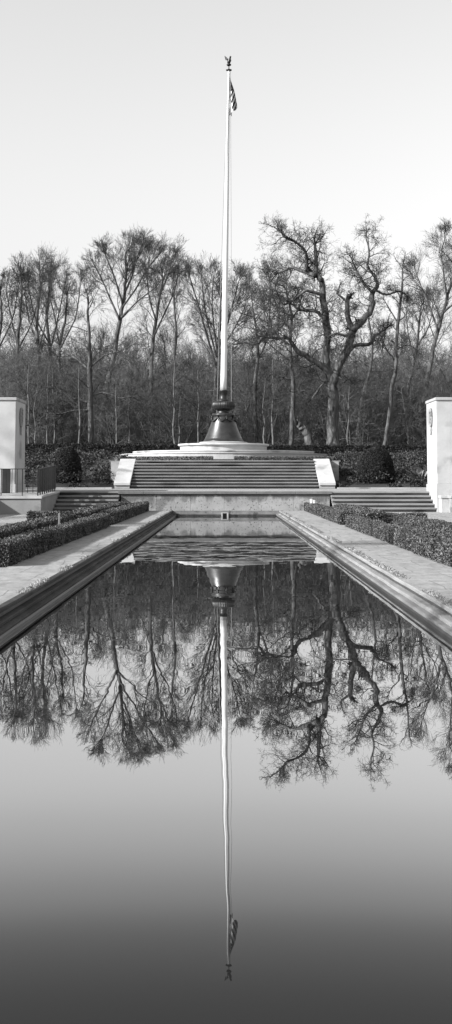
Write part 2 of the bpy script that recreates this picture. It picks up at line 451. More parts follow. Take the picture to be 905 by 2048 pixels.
def bed(x0, x1, tipl, label):
    b = MB(); n = 24; top = []; bk = []
    for i in range(n + 1):
        x = x0 + (x1 - x0) * i / n
        e = min((x - x0), (x1 - x)) if not tipl else ((x1 - x) if tipl > 0 else (x - x0))
        y = 60.7 + (x / 6) ** 2 * 1.2 + .35 * math.exp(-max(0, e) / .12)
        top.append((x, y)); bk.append((x, y + .75))
    poly = top + bk[::-1]
    b.prism(poly, 'z', 1.92, 2.225)
    o = b.build('grass_bed', M['grassbed'], None)
    # short blades on it
    pts = []; nm = []
    for _ in range(2600):
        i = random.randrange(n); t = random.random()
        x = top[i][0] * (1 - t) + top[i + 1][0] * t; y = top[i][1] * (1 - t) + top[i + 1][1] * t
        if random.random() < .6: pts.append((x, y - .01, random.uniform(1.93, 2.228))); nm.append((0, -1, .3))
        else: pts.append((x, y + random.random() * .75, 2.232)); nm.append((0, -.3, 1))
    V, Fq = cards(np.array(pts), np.array(nm), .05)
    npmesh('blades', V, Fq, M['bedgrass'], o)
    return tag(o, label, 'grass bed', 'grass beds at the head of the main stairs')
bed(-5.55, -.62, -1, 'low curved strip of grass atop the stairs, left of the gap')
bed(.38, 5.4, 1, 'low curved strip of grass atop the stairs, right of the gap')

# ------------------------------------------------------------------ flagpole
fp = thing('flagpole', (cxp, PY, 3.225), 'tall tapering white flagpole on a dark bell shaped bronze base', 'flagpole')
zz = lambda y: at(447, y, PY).z
z_base, z_sh = 3.226, zz(827)
b = MB(); pr = [(1.14, z_base), (1.14, z_base + .05), (1.11, z_base + .07)]
for i in range(13):
    t = i / 12; pr.append((1.10 + (.60 - 1.10) * (t * 1.0 + .0) - .05 * math.sin(t * math.pi), z_base + .07 + (z_sh - .16 - z_base - .07) * t))
pr += [(.63, z_sh - .14), (.645, z_sh - .07), (.62, z_sh - .02), (.50, z_sh)]
bell = b.lathe(cxp, PY, pr, 96).build('bell_base', M['bronze'], fp, smooth=True)
# garland: swags and rosettes round the shoulder
b = MB()
for k in range(8):
    a0 = k * math.pi / 4 + .26; pts = []
    for i in range(13):
        t = i / 12; a = a0 + t * math.pi / 4
        z = z_sh - .20 - .24 * math.sin(t * math.pi)
        r = .635 + (z_sh - .18 - z) * .30 + .02
        pts.append((cxp + r * math.cos(a), PY + r * math.sin(a), z))
    b.tube(pts, [.026 + .02 * math.sin(i / 12 * math.pi) + .008 * (i % 2) for i in range(13)], 7)
    p = Vector(pts[0]) + Vector((math.cos(a0), math.sin(a0), 0)) * .015
    b.tube([p - Vector((math.cos(a0), math.sin(a0), 0)) * .05, p + Vector((math.cos(a0), math.sin(a0), 0)) * .03], [.065, .045], 9)
    b.tube([p, p - Vector((0, 0, .22)) + Vector((math.cos(a0), math.sin(a0), 0)) * .06], [.03, .018], 6)
b.build('garland', M['bronze_dark'], bell, smooth=True)
b = MB(); b.lathe(cxp, PY, [(.42, z_sh), (.37, z_sh + .03), (.36, zz(819)), (.42, zz(818.5))], 64); b.build('neck', M['bronze_dark'], fp, smooth=True)
pr = []
zt, zb = zz(802.5), zz(820); zc = (zt + zb) / 2; hh = (zt - zb) / 2
for i in range(15):
    a = -math.pi / 2 + math.pi * i / 14
    pr.append((.40 + .245 * math.cos(a) ** .8 if abs(math.cos(a)) > 1e-6 else .40, zc + hh * math.sin(a)))
b = MB(); b.lathe(cxp, PY, pr, 240, mod=lambda a, z: 1 + .022 * math.cos(a * 40)); b.build('fluted_ring', M['bronze_dark'], fp, smooth=True)
b = MB(); b.lathe(cxp, PY, [(.33, zz(802.6)), (.345, zz(801.5)), (.33, zz(800.5)), (.26, zz(799)), (.225, zz(798)), (.225, zz(784)), (.25, zz(783.5)), (.255, zz(781.5)), (.235, zz(780.5)), (.17, zz(780.3))], 48)
b.build('sleeve', M['bronze_dark'], fp, smooth=True)
# the shaft leans a touch to the right
pts = []; rad = []
pb, pt_ = at(447.4, 781, PY), at(458.3, 141, PY)
for i in range(25):
    t = i / 24; p = pb.lerp(pt_, t); pts.append(p)
    rad.append(.176 * (1 - t) + .070 * t + .012 * math.sin(t * math.pi))
b = MB(); b.tube(pts, rad, 24); b.build('shaft', M['white'], fp, smooth=True)
for (xb, yb, xt) in ((434.0, 826, -.05), (463.0, 805, .09)):
    b = MB(); p0 = at(xb, yb, PY - .25); p1 = Vector((pt_.x + xt, PY - .12, pt_.z - .1))
    b.tube([p0, p0.lerp(p1, .4) + Vector((.02 if xb > 447 else -.02, 0, 0)), p1], .013, 5)
    b.build('halyard', M['rope'], fp)
# truck and eagle
ex, ey, ez = pt_.x, PY, pt_.z
b = MB(); b.lathe(ex, ey, [(.03, ez - .01), (.16, ez + .0), (.17, ez + .04), (.07, ez + .07), (.03, ez + .09), (.028, ez + .21), (.028, ez + .26), (.09, ez + .28), (.13, ez + .31), (.13, ez + .36), (.08, ez + .40), (.03, ez + .41)], 20)
b.build('truck', M['bronze_dark'], fp, smooth=True)
b = MB()
bz = ez + .395
b.tube([(ex - .03, ey, bz - .02), (ex - .01, ey, bz + .08), (ex + .03, ey - .02, bz + .19), (ex + .06, ey - .05, bz + .29), (ex + .08, ey - .07, bz + .34)], [.05, .10, .105, .06, .045], 10)
b.tube([(ex + .075, ey - .06, bz + .33), (ex + .09, ey - .09, bz + .40), (ex + .12, ey - .14, bz + .385), (ex + .125, ey - .16, bz + .35)], [.05, .052, .022, .006], 8)
for q in (-.04, .04): b.tube([(ex + q, ey, bz + .04), (ex + q, ey - .05, bz - .02)], [.03, .02], 6)
b.tube([(ex - .01, ey + .05, bz + .08), (ex - .04, ey + .13, bz - .02), (ex - .06, ey + .18, bz - .08)], [.05, .06, .025], 7)
eagle = b.build('eagle_finial', M['bronze_dark'], fp, smooth=True)
for q_, tip in ((-1, (-.25, .06, .50)), (1, (.10, .20, .43))):
    b = MB()
    sh = Vector((ex + q_ * .04 + .01, ey + .02, bz + .22)); tp = Vector((ex + tip[0], ey + tip[1], bz + tip[2]))
    for q in range(6):
        t = q / 5
        e = sh.lerp(tp, .5 + .5 * t) + Vector((q_ * .06 * (1 - t), .06, -.10 * (1 - t)))
        b.tube([sh + Vector((0, .02 * (1 - t), -.07 * (1 - t))), sh.lerp(e, .5) + Vector((0, .0, .025)), e], [.025, .03, .012], 5)
    b.build('wing', M['bronze_dark'], eagle, smooth=True)

# flag: hangs limp beside the pole
def make_flag():
    b = MB(); NU, NV = 26, 60
    # outline in pixels: left edge runs down the pole, right edge swings out
    def P(u, v):
        lx = 459.6 + 3.6 * max(0, v - .55) / .45
        ly = 152 + 73 * v
        rx = 459.8 + 9.5 * min(v / .45, 1) + 5.8 * max(0, (v - .45) / .55); ry = 152 + 62 * v
        x = lx + (rx - lx) * u; y = ly + (ry - ly) * u ** 1.3
        p = at(x, y, PY - .05)
        p.y += .13 * math.sin(u * 7 + v * 3) * (.3 + v) + .1 * u
        return p
    rows = [[P(i / NU, j / NV) for i in range(NU + 1)] for j in range(NV + 1)]
    for j in range(NV):
        for i in range(NU):
            u, v = (i + .5) / NU, (j + .5) / NV
            if v < .43 and not (u < .2 and v > .34):
                m = 2
                if (i % 5 == 2) and (j % 6 == 3): m = 1
            elif u < .2:
                m = 0 if math.floor(v * 17) % 2 else 1
                if v > .62: m = 1 if u < .16 else 0
            else:
                s = v * 12 + u * 3
                m = 0 if math.floor(s) % 2 else 1
            b.face([rows[j][i], rows[j + 1][i], rows[j + 1][i + 1], rows[j][i + 1]], m)
    # tail hanging below, from the folded lower hoist corner
    for k, (x0, x1, y0, y1, m) in enumerate(((459.4, 461.4, 215, 231, 0), (461.5, 462.4, 216, 229, 1), (462.5, 463.6, 217, 233, 0))):
        b.face([at(x0, y0, PY - .02), at(x0 + .2, y1, PY), at(x1, y1 - 2, PY - .06), at(x1, y0, PY - .06)], m)
    o = b.build('flag', [M['flag_dark'], M['flag_white'], M['flag_navy']], None)
    md = o.modifiers.new('weld', 'WELD'); md.merge_threshold = .0005
    md = o.modifiers.new('thick', 'SOLIDIFY'); md.thickness = .012
    tag(o, 'striped flag with a dark starred corner hanging limp beside the pole top', 'flag')
make_flag()

# inscription round the foot of the bell (raised letters)
def inscription(text, a0, a1, r, z, h, parent):
    for i, ch in enumerate(text):
        if ch == ' ': continue
        a = a0 + (a1 - a0) * i / (len(text) - 1)
        cu = bpy.data.curves.new('letters', 'FONT'); cu.body = ch; cu.size = h; cu.extrude = .012; cu.align_x = 'CENTER'
        o = bpy.data.objects.new('tmp', cu); col.objects.link(o)
        dg = bpy.context.evaluated_depsgraph_get(); dg.update()
        me = bpy.data.meshes.new_from_object(o.evaluated_get(dg))
        bpy.data.objects.remove(o)
        n = Vector((math.cos(a), math.sin(a), .42)).normalized(); tx = Vector((-math.sin(a), math.cos(a), 0)); up = n.cross(tx)
        pos = Vector((cxp + r * math.cos(a), PY + r * math.sin(a), z))
        mt = Matrix(((tx.x, up.x, n.x, pos.x), (tx.y, up.y, n.y, pos.y), (tx.z, up.z, n.z, pos.z), (0, 0, 0, 1)))
        me.transform(mt); letters.append(me)
letters = []
inscription('BE YOURS TO HOLD IT HIGH', R(225), R(318), 1.045, z_base + .15, .15, bell)
for me in letters:
    b = MB(); b.v = [tuple(v.co) for v in me.vertices]; b.f = [tuple(p.vertices) for p in me.polygons]; b.mi = [0] * len(b.f)
    bpy.data.meshes.remove(me); b.build('letter', M['bronze'], bell)

# ------------------------------------------------------------------ pillars
def emblem(t, x, sgn, m):
    """carved wreath with ribbon tails and a small shield, on the side facing the pool"""
    b = MB(); cy, cz = 44.45, 3.30
    def pt(u, w, out=.03): return (x + sgn * out, cy + u, cz + w)
    for s in (-1, 1):
        pts = [pt(s * .19 * math.sin(a), .30 * -math.cos(a)) for a in [math.pi * i / 14 for i in range(15)]]
        b.tube(pts, [.035 + .018 * (i % 2) for i in range(15)], 6)
        for i in range(1, 14):
            p = Vector(pts[i]); b.tube([p, p + Vector((sgn * .02, s * .07, .05))], [.022, .006], 5)
        b.tube([pt(0, -.30), pt(s * .09, -.42), pt(s * .05, -.52), pt(s * .11, -.62)], [.03, .026, .022, .012], 6)
    b.tube([pt(0, -.20, .05), pt(0, .22, .05)], [.035, .03], 6)
    b.tube([pt(-.1, .08, .05), pt(.1, .08, .05)], [.03, .03], 6)
    b.tube([pt(0, .16, .05), pt(0, .27, .06), pt(0, .36, .05)], [.05, .06, .02], 8)
    return b.build('emblem', M['wallstone'], t, smooth=True)

def pillar(sgn, label):
    X = 7.32 * sgn; Xo = 13.5 * sgn
    t = thing('stone_pillar', ((X + Xo) / 2, 44.5, 0), label, 'pillar', 'pale stone pillars flanking the steps')
    def bx(xa, xb, *r):
        b = MB(); b.box(min(xa, xb), max(xa, xb), *r); return b
    bx(X, Xo, 43.5, 45.6, .95, 3.86).build('shaft', M['stone'], t, bevel=.012)
    bx(X - .035 * sgn, Xo, 43.46, 45.64, -.05, .948).build('plinth', M['stone'], t, bevel=.012)
    bx(X - .03 * sgn, Xo, 43.46, 45.64, 3.862, 3.965).build('capstone', M['stone_side'], t, bevel=.012)
    emblem(t, X, -sgn, M['stone_side'])
    return t
pillar(-1, 'left pale stone pillar behind the black railing, carved emblem on its side')
pillar(1, 'right pale stone pillar beside the sunlit steps, carved emblem on its side')

sb = thing('stone_bench', (8.0, 42.8, 0), 'low pale stone bench block at the foot of the right pillar', 'bench')
b = MB(); b.box(7.36, 12, 42.95, 43.45, -.03, .47); b.build('bench_base', M['stone'], sb, bevel=.01)
b = MB(); b.box(7.34, 12, 42.92, 43.45, .472, .56); b.build('bench_top', M['stone'], sb, bevel=.01)
b = MB(); b.box(7.6, 12, 42.35, 42.94, -.03, .47); b.build('bench_front', M['wallstone'], sb, bevel=.01)
b = MB(); b.box(7.57, 12, 42.32, 42.91, .473, .56); b.build('bench_slab', M['stone_side'], sb, bevel=.01)

# ------------------------------------------------------------------ left terrace wall and railing
tw = thing('terrace_wall', (-6.5, 43, 0), 'low smooth stone wall under the black railing on the left', 'wall')
def ztop(y): return .575 + .125 * max(0, min(1, (y - 40.6) / 4.4)) ** .8
b = MB(); n = 14
def loft(x0, x1, zt_off, zb_off, name, m, y_from=40.5):
    b = MB(); k = 16
    for i in range(k + 1):
        y = y_from + (46.0 - y_from) * i / k; z1 = ztop(y) + zt_off; z0 = zb_off if zb_off < 0 else ztop(y) - zb_off
        b.v += [(x0, y, z0), (x1, y, z0), (x1, y, z1), (x0, y, z1)]
    for i in range(k):
        for q in range(4):
            r = (q + 1) % 4; b.f.append((i * 4 + q, i * 4 + r, i * 4 + 4 + r, i * 4 + 4 + q)); b.mi.append(0)
    b.f += [(0, 1, 2, 3), tuple(k * 4 + q for q in (3, 2, 1, 0))]; b.mi += [0, 0]
    return b.build(name, m, tw, bevel=.01)
loft(-14, -5.98, -.07, -.05, 'wall_body', M['render'])
loft(-14, -5.945, 0, .069, 'coping', M['stone'], 40.46)
dp = at(61.5, 1021, 40.49)
b = MB(); b.tube([(dp.x, 40.5, dp.z), (dp.x, 40.485, dp.z)], .022, 10); b.build('drain_hole', M['iron'], tw)

rl = thing('iron_railing', (-6.2, 42, .6), 'black iron railing of thin bars on the low wall by the left pillar', 'railing')
XRl = -6.10; YR = 40.72
def zr(y): return 1.455 + .17 * max(0, min(1, (y - 41) / 4.0))
xs_bar = [at(p, 960, YR).x for p in (3, 13.5, 24.5, 35, 45.5, 55.8, 66.5)]
xs_bar = [xs_bar[0] - .167 * k for k in range(12, 0, -1)] + xs_bar
b = MB(); b.box(-9.3, XRl - .02, YR - .02, YR + .02, zr(YR) - .018, zr(YR) + .006)
b.tube([(XRl, YR - .03 + i * .45, zr(YR + i * .45) - .004) for i in range(10)] + [(XRl, 44.9, zr(44.9) - .004)], .022, 6)
b.build('top_rail', M['iron'], rl)
b = MB(); b.box(-9.3, XRl - .02, YR - .012, YR + .012, .66, .68)
b.tube([(XRl, YR + i * .42, ztop(YR + i * .42) + .10) for i in range(11)], .014, 4); b.build('bottom_rail', M['iron'], rl)
for i, x in enumerate(xs_bar):
    post = (len(xs_bar) - 1 - i) % 4 == 2
    b = MB(); w = .013 if post else .009
    b.box(x - w, x + w, YR - w, YR + w, .575 if post else .67, zr(YR) - .01); b.build('post' if post else 'bar', M['iron'], rl)
y = YR; i = 0
while y < 44.9:
    post = i % 3 == 0; w = .016 if post else .011
    b = MB(); b.box(XRl - w, XRl + w, y - .04, y + .04, ztop(y) if post else ztop(y) + .09, zr(y) - .01); b.build('post' if post else 'bar', M['iron'], rl)
    y += .167; i += 1

# dark panel behind the railing
pn = thing('dark_panel', (at(13, 985, 42.6).x, 42.6, .56), 'dark upright panel standing behind the railing at the left pillar', 'panel')
a, c = at(5, 938, 42.6), at(21, 985, 42.6)
b = MB(); b.box(a.x, c.x, 42.58, 42.63, .62, 1.46); b.build('board', M['darkwood'], pn, bevel=.006)
for x in (a.x + .03, c.x - .03):
    b = MB(); b.box(x - .02, x + .02, 42.631, 42.67, .5, 1.44); b.build('leg', M['iron'], pn)

# a wall running towards the viewer on the left, whose shadow falls across the terrace wall
lw = MB(); lw.box(-9.75, -9.2, 24, 39.9, -.03, 1.66)
tag(lw.build('side_wall', M['stone_side'], None, bevel=.02), 'stone garden wall beyond the left edge of the view', 'wall')

# kerbs along the planting
for x0, x1, lb in ((-30, -4.52, 'pale stone kerb edging the planting left of the main stairs'), (4.42, 30, 'pale stone kerb edging the planting right of the main stairs')):
    b = MB(); x = x0
    while x < x1 - .01:
        e = min(x + 1.2, x1); b.box(x + .004, e - .004, 49.75, 49.93, .60, .80); x = e
    tag(b.build('stone_kerb', M['stone_side'], None, bevel=.01), lb, 'kerb', 'kerbs along the planting')

# ------------------------------------------------------------------ hedges
def hedge(x0, x1, y0, y1, zb, h, dens, leaf, m, label, name='box_hedge', group=None, jitter=.022, slope=0):
    t = thing(name, ((x0 + x1) / 2, (y0 + y1) / 2, zb), label, 'hedge', group)
    b = MB(); e = jitter
    b.box(x0 + e, x1 - e, y0 + e, y1 - e, zb, zb + h - e); b.build('inner_growth', M['leaf_core'], t)
    lx, ly = x1 - x0, y1 - y0
    faces = [(lx * ly, 2), (lx * h, 0), (lx * h, 1), (ly * h, 3), (ly * h, 4)]
    P = []; Nn = []
    for area, k in faces:
        n = int(area * dens); u = rng.random(n); v = rng.random(n); o = np.ones(n)
        if k == 2: p = np.stack([x0 + u * lx, y0 + v * ly, o * (zb + h)], 1); q = (0, 0, 1)
        elif k == 0: p = np.stack([x0 + u * lx, o * y0, zb + v * h], 1); q = (0, -1, 0)
        elif k == 1: p = np.stack([x0 + u * lx, o * y1, zb + v * h], 1); q = (0, 1, 0)
        elif k == 3: p = np.stack([o * x0, y0 + u * ly, zb + v * h], 1); q = (-1, 0, 0)
        else: p = np.stack([o * x1, y0 + u * ly, zb + v * h], 1); q = (1, 0, 0)
        P.append(p); Nn.append(np.tile(np.array(q, float), (n, 1)))
    P = np.concatenate(P); Nn = np.concatenate(Nn)
    w = np.array([noise.noise(Vector(p) * (1.6 if h < 1 else .5)) + .5 * noise.noise(Vector(p) * 5) for p in P.tolist()])
    keep = w > -.62 if h < 1 else w > -9
    P, Nn, w = P[keep], Nn[keep], w[keep]
    P = P + Nn * (w * jitter * 1.5)[:, None] + rng.normal(size=P.shape) * jitter * .45
    P[:, 2] = np.maximum(P[:, 2], zb + .005)
    V, Fq = cards(P, Nn, leaf, .85)
    npmesh('leaves', V, Fq, m, t)
    return t
HG = 'low clipped box hedges beside the paths'
def lowh(*a, **k): hedge(*a[:4], 0, a[4], a[5], a[6], M['leaf_box'], a[7], group=HG, **k)
lowh(-2.98, -2.74, 15.9, 29.6, .29, 6500, .0155, 'long low box hedge beside the left path, nearest the viewer')
lowh(-3.10, -2.76, 31.0, 44.7, .30, 3900, .021, 'box hedge beside the left path, running up to the end wall')
lowh(-4.15, -3.8, 12.0, 31.5, .23, 3900, .020, 'low box hedge behind the wooden stake, second from the left path')
lowh(-3.95, -3.5, 32.5, 44.6, .30, 2200, .027, 'short dark hedge in front of the left steps')
lowh(-5.0, -3.5, 31.7, 32.3, .27, 2300, .027, 'short cross hedge joining the left rows')
lowh(2.82, 3.06, 15.9, 29.7, .26, 6500, .0155, 'long sunlit box hedge beside the right path, nearest the viewer')
lowh(2.80, 3.12, 31.0, 36.5, .30, 3900, .021, 'stubby box hedge block in the middle of the right path side')
lowh(2.80, 3.12, 36.6, 44.7, .27, 3900, .021, 'box hedge beside the right path, running up to the end wall')
lowh(4.12, 4.42, 12.0, 31.0, .24, 3900, .020, 'outer low box hedge along the right gravel')
lowh(3.8, 4.15, 32.5, 43.2, .26, 2200, .027, 'short box hedge in front of the right steps')
lowh(3.3, 5.0, 31.3, 31.9, .25, 2300, .027, 'short cross hedge joining the right rows')

hedge(-45, -.2, 80, 81.6, 1.9, 1.46, 600, .055, M['leaf_yew'], 'tall clipped dark hedge behind the platform, left half', 'clipped_hedge', 'tall clipped hedge before the wood', .06)
hedge(-.2, 45, 80, 81.6, 1.9, 1.38, 600, .055, M['leaf_yew'], 'tall clipped dark hedge behind the platform, right half', 'clipped_hedge', 'tall clipped hedge before the wood', .06)

def dome(px, py_top, py_bot, wpx, d, label, n=30000):
    c = at(px, py_bot, d); tp = at(px, py_top, d); r = wpx / 2 * d / F; h = tp.z - c.z + .12; z0 = c.z - .12
    t = thing('clipped_bush', (c.x, d, z0), label, 'bush', 'domed clipped yew bushes')
    def prof(s):   # s 0..1 height -> radius factor
        return (1 - s ** 2.6) ** .5 * (.93 + .09 * math.sin(min(1, s * 2) * math.pi / 2) )
    b = MB(); b.lathe(c.x, d, [(max(.02, r * .94 * prof(i / 12)), z0 + h * .96 * i / 12) for i in range(13)], 32); b.build('inner_growth', M['leaf_core'], t, smooth=True)
    P = []; Nn = []
    for _ in range(n):
        s = random.random() ** 1.25; s = 1 - (1 - s) ** 1.0; a = random.random() * 2 * math.pi
        rr = r * prof(min(.999, s)); w = 1 + .05 * noise.noise(Vector((math.cos(a) * 2, math.sin(a) * 2, s * 3)))
        P.append((c.x + rr * w * math.cos(a), d + rr * w * math.sin(a), z0 + h * s)); Nn.append((math.cos(a), math.sin(a), s * 1.2))
    V, Fq = cards(np.array(P) + rng.normal(size=(n, 3)) * .015, np.array(Nn), .027, .5)
    npmesh('leaves', V, Fq, M['leaf_yew'], t)
dome(135.5, 894, 960, 56, 53.0, 'tall domed yew bush on the bank left of the stairs')
dome(753, 894, 965, 75, 53.0, 'broad domed yew bush on the bank right of the stairs')
dome(250, 903, 925, 32, 79.0, 'small round bush top peeping over the left end of the platform', 3000)

# ground cover on the bank: a mat of low leafy growth
def ground_cover():
    P = []; Nn = []
    for x0, x1 in ((-14.5, -4.7), (4.6, 14.5)):
        for _ in range(300):
            cx, cy = random.uniform(x0, x1), random.uniform(50.4, 79)
            if abs(cx) < 6.2 and cy > 62.5: continue
            r = random.uniform(.35, .9); h = random.uniform(.22, .6)
            if cy < 51.3: h *= .5; r *= .5
            for _ in range(220):
                a = random.random() * 6.283; q = math.sqrt(random.random()); zz_ = math.sqrt(max(0, 1 - q * q)) * h * random.uniform(.6, 1.08)
                P.append((cx + r * q * math.cos(a), cy + r * q * math.sin(a), gz(cx, cy) + zz_)); Nn.append((q * math.cos(a), q * math.sin(a), 1))
    V, Fq = cards(np.array(P), np.array(Nn), .05, .3, 2.2)
    o = npmesh('ground_cover', V, Fq, M['leaf_cover']); tag(o, 'low leafy ground cover on the banks either side of the stairs', 'ground cover', kind='stuff')
ground_cover()

def blades(name, centers, nper, h, spread, m, w=.008):
    V = []; n = 0
    for (x, y, z) in centers:
        for _ in range(nper):
            a = random.random() * 6.283; l = h * random.uniform(.5, 1.15); sp = spread * random.random()
            dx, dy = math.cos(a), math.sin(a)
            bx, by = x + dx * sp * .25, y + dy * sp * .25
            V += [(bx - dy * w, by + dx * w, z), (bx + dy * w, by - dx * w, z), (bx + dx * sp * .6 + dy * w * .7, by + dy * sp * .6 - dx * w * .7, z + l * .75), (bx + dx * sp * 1.3, by + dy * sp * 1.3, z + l * .95)]
    V = np.array(V); return npmesh(name, V, np.arange(len(V)).reshape(-1, 4), m)
gc = at(838, 957, 53)
tag(blades('ornamental_grass', [(gc.x, 53, gc.z - .25)], 150, .6, .42, M['straw'], .006), 'pale dry tuft of ornamental grass by the right pillar', 'grass tuft')
gc = at(58, 930, 60)
tag(blades('ornamental_grass', [(gc.x, 60, gc.z - .5)], 110, .5, .5, M['straw'], .006), 'pale dry tuft of ornamental grass behind the left pillar', 'grass tuft')
cs = []
for s in (-1, 1):
    y = 2.0
    while y < 44.6:
        if noise.noise(Vector((s * 3, y * .5, 0))) > (-.12 if s > 0 else .02):
            cs.append((s * random.uniform(1.91, 2.0), y, .0))
        y += random.uniform(.012, .04)
tag(blades('grass_tufts', cs, 7, .028, .03, M['grass'], .0022), 'grass tufts sprouting along the coping edges', 'grass', kind='stuff')

# small things
sk = at(119, 1026, 25)
b = MB(); b.box(sk.x - .018, sk.x + .018, 24.98, 25.02, -.02, sk.z); tag(b.build('wooden_stake', M['wood'], None, bevel=.004), 'thin weathered wooden stake between the two left hedges', 'stake')
for i, (p, lb) in enumerate(((622.5, 'taller white marker post behind the right hedge by the end wall'), (628, 'shorter white marker post behind the right hedge by the end wall'))):
    q = at(p, 999 + i * 2, 43.6)
    mk = thing('marker_post', (q.x, 43.6 - i * .1, 0), lb, 'post', 'white marker posts by the end wall')
    b = MB(); b.box(q.x - .035, q.x + .035, 43.58 - i * .1, 43.62 - i * .1, -.02, q.z - .02); b.build('stem', M['white'], mk, bevel=.006)
    b = MB(); b.box(q.x - .042, q.x + .042, 43.57 - i * .1, 43.63 - i * .1, q.z - .019, q.z + .01); b.build('cap', M['white'], mk, bevel=.006)
lp = at(51, 852, 78)
lm = thing('path_lamp', (lp.x, 78, 2.1), 'thin post with flat dark head behind the left pillar', 'lamp')
b = MB(); b.tube([(lp.x, 78, 2.0), (lp.x, 78, lp.z)], .045, 8); b.build('pole', M['iron'], lm)
b = MB(); h0 = at(47.5, 852, 78); h1 = at(58, 852, 78); b.box(h0.x, h1.x, 77.85, 78.15, lp.z, lp.z + .09); b.build('lamp_head', M['iron'], lm, bevel=.02)

# ------------------------------------------------------------------ trees
def rv(s): return Vector((random.gauss(0, s), random.gauss(0, s), random.gauss(0, s)))
STY = {
    'fan':  dict(ang=(20, 46), wig=.14, trop=.06, lr=.78, nb=(0, 6, 5, 4), rr=.55),
    'oak':  dict(ang=(35, 75), wig=.34, trop=.04, lr=.68, nb=(0, 6, 5, 4), rr=.55),
    'wide': dict(ang=(30, 60), wig=.18, trop=.02, lr=.66, nb=(0, 6, 5, 5), rr=.5),
    'thin': dict(ang=(25, 50), wig=.15, trop=.08, lr=.55, nb=(0, 5, 4, 3), rr=.5),
}
RMIN = .0095
def grow(out, p, d, L, r, lev, s, maxlev=4):
    n = max(2, min(6, int(L / .6) + 1)) if lev < maxlev else 2
    pts = [p]; rad = [max(r, RMIN)]; dirs = [d]
    for i in range(n):
        d = (d + rv(s['wig']) + Vector((0, 0, s['trop']))).normalized()
        p = p + d * (L / n); pts.append(p); dirs.append(d)
        rad.append(max(RMIN * .8, r * (1 - .65 * (i + 1) / n)))
    out.append((pts, rad, lev))
    if lev >= maxlev: return
    nb = s['nb'][lev] if lev < len(s['nb']) else 4
    nb = max(2, int(nb * random.uniform(.75, 1.25)))
    for k in range(nb):
        t = .22 + .78 * (k + random.random()) / nb
        i = min(n - 1, int(t * n)); f = t * n - i
        q = pts[i].lerp(pts[i + 1], min(1, f)); dd = dirs[i + 1]
        ax = dd.cross(rv(1)).normalized()
        a = R(random.uniform(*s['ang'])) * (1 if t < .92 else .4)
        cd = Matrix.Rotation(a, 3, ax) @ dd
        l2 = L * s['lr'] * (1.1 - .4 * t) * random.uniform(.7, 1.2)
        if l2 < .15: continue
        r2 = min(rad[i] * .8, max(RMIN, rad[i] * s['rr'] * random.uniform(.8, 1.1)))
        grow(out, q, cd, l2, r2, lev + 1, s, maxlev)

def polymesh(polys):
    b = MB()
    for pts, rad, lev in polys:
        r = rad[0]
        k = 10 if r > .2 else 7 if r > .09 else 5 if r > .04 else 3
        b.tube(pts, rad, k, cap=(r > .05))
    return b

def smooth_path(pts, rad, sub=3, wob=.0):
    P = []; Q = []
    n = len(pts)
    for i in range(n - 1):
        p0, p1, p2, p3 = pts[max(0, i - 1)], pts[i], pts[i + 1], pts[min(n - 1, i + 2)]
        for k in range(sub):
            t = k / sub
            P.append(.5 * ((2 * p1) + (p2 - p0) * t + (2 * p0 - 5 * p1 + 4 * p2 - p3) * t * t + (3 * p1 - p0 - 3 * p2 + p3) * t ** 3) + rv(wob))
            Q.append(rad[i] * (1 - t) + rad[i + 1] * t)
    P.append(pts[-1]); Q.append(rad[-1])
    return P, Q

def make_tree(label, guides, style, limbs=None, name='bare_tree', cat='tree', group=None, bark='bark', maxlev=4, twig='twig', subs=True):
    """guides: trunk and limbs as world polylines (points, radii, n_branches, branch_len, start)"""
    s = STY[style]; big = []; fine = []
    base = guides[0][0][0].copy()
    t = thing(name, base, label, cat, group)
    for gi, (pts, rad, nb, bl, start) in enumerate(guides):
        P, Q = smooth_path(pts, rad, 3, min(.05, rad[0] * .11))
        if style == 'oak': Q = [q * random.uniform(.95, 1.05) for q in Q]
        if gi == 0:
            P = [P[0] - Vector((0, 0, .4))] + P; Q = [Q[0] * 1.35] + Q; Q[1] *= 1.12
        big.append((P, Q, 0))
        n = len(P)
        for k in range(nb):
            tt = start + (1 - start) * (k + random.random()) / max(1, nb)
            i = min(n - 2, int(tt * (n - 1))); q = P[i].lerp(P[i + 1], tt * (n - 1) - i)
            dd = (P[i + 1] - P[i]).normalized(); ax = dd.cross(rv(1)).normalized()
            a = R(random.uniform(*s['ang'])) * (1.15 if tt < .85 else .7)
            cd = Matrix.Rotation(a, 3, ax) @ dd
            l = bl * (1.1 - .25 * (tt - start) / (1 - start + 1e-6)) * random.uniform(.65, 1.15) * {'fan': .70, 'oak': .92, 'wide': .84, 'thin': .9}[style]
            grow(fine, q, cd, l, min(Q[i] * .62, (.021 if style == 'oak' else .015) * l + .010), 1, s, maxlev)
        if nb: # tip carries on
            dd = (P[-1] - P[-2]).normalized()
            for k in range(3):
                grow(fine, P[-1], (dd + rv((.12, .4, .5)[k])).normalized(), bl * ((.42, .34, .3) if style == 'fan' else (.62, .45, .4))[k], Q[-1] * (.95, .7, .6)[k], 1, s, maxlev)
    polymesh(big).build('trunk', M[bark], t, smooth=True)
    bi = [x for x in fine if x[2] <= 1]; tw_ = [x for x in fine if x[2] > 1]
    polymesh(bi + tw_).build('crown', M[twig], t)
    return t

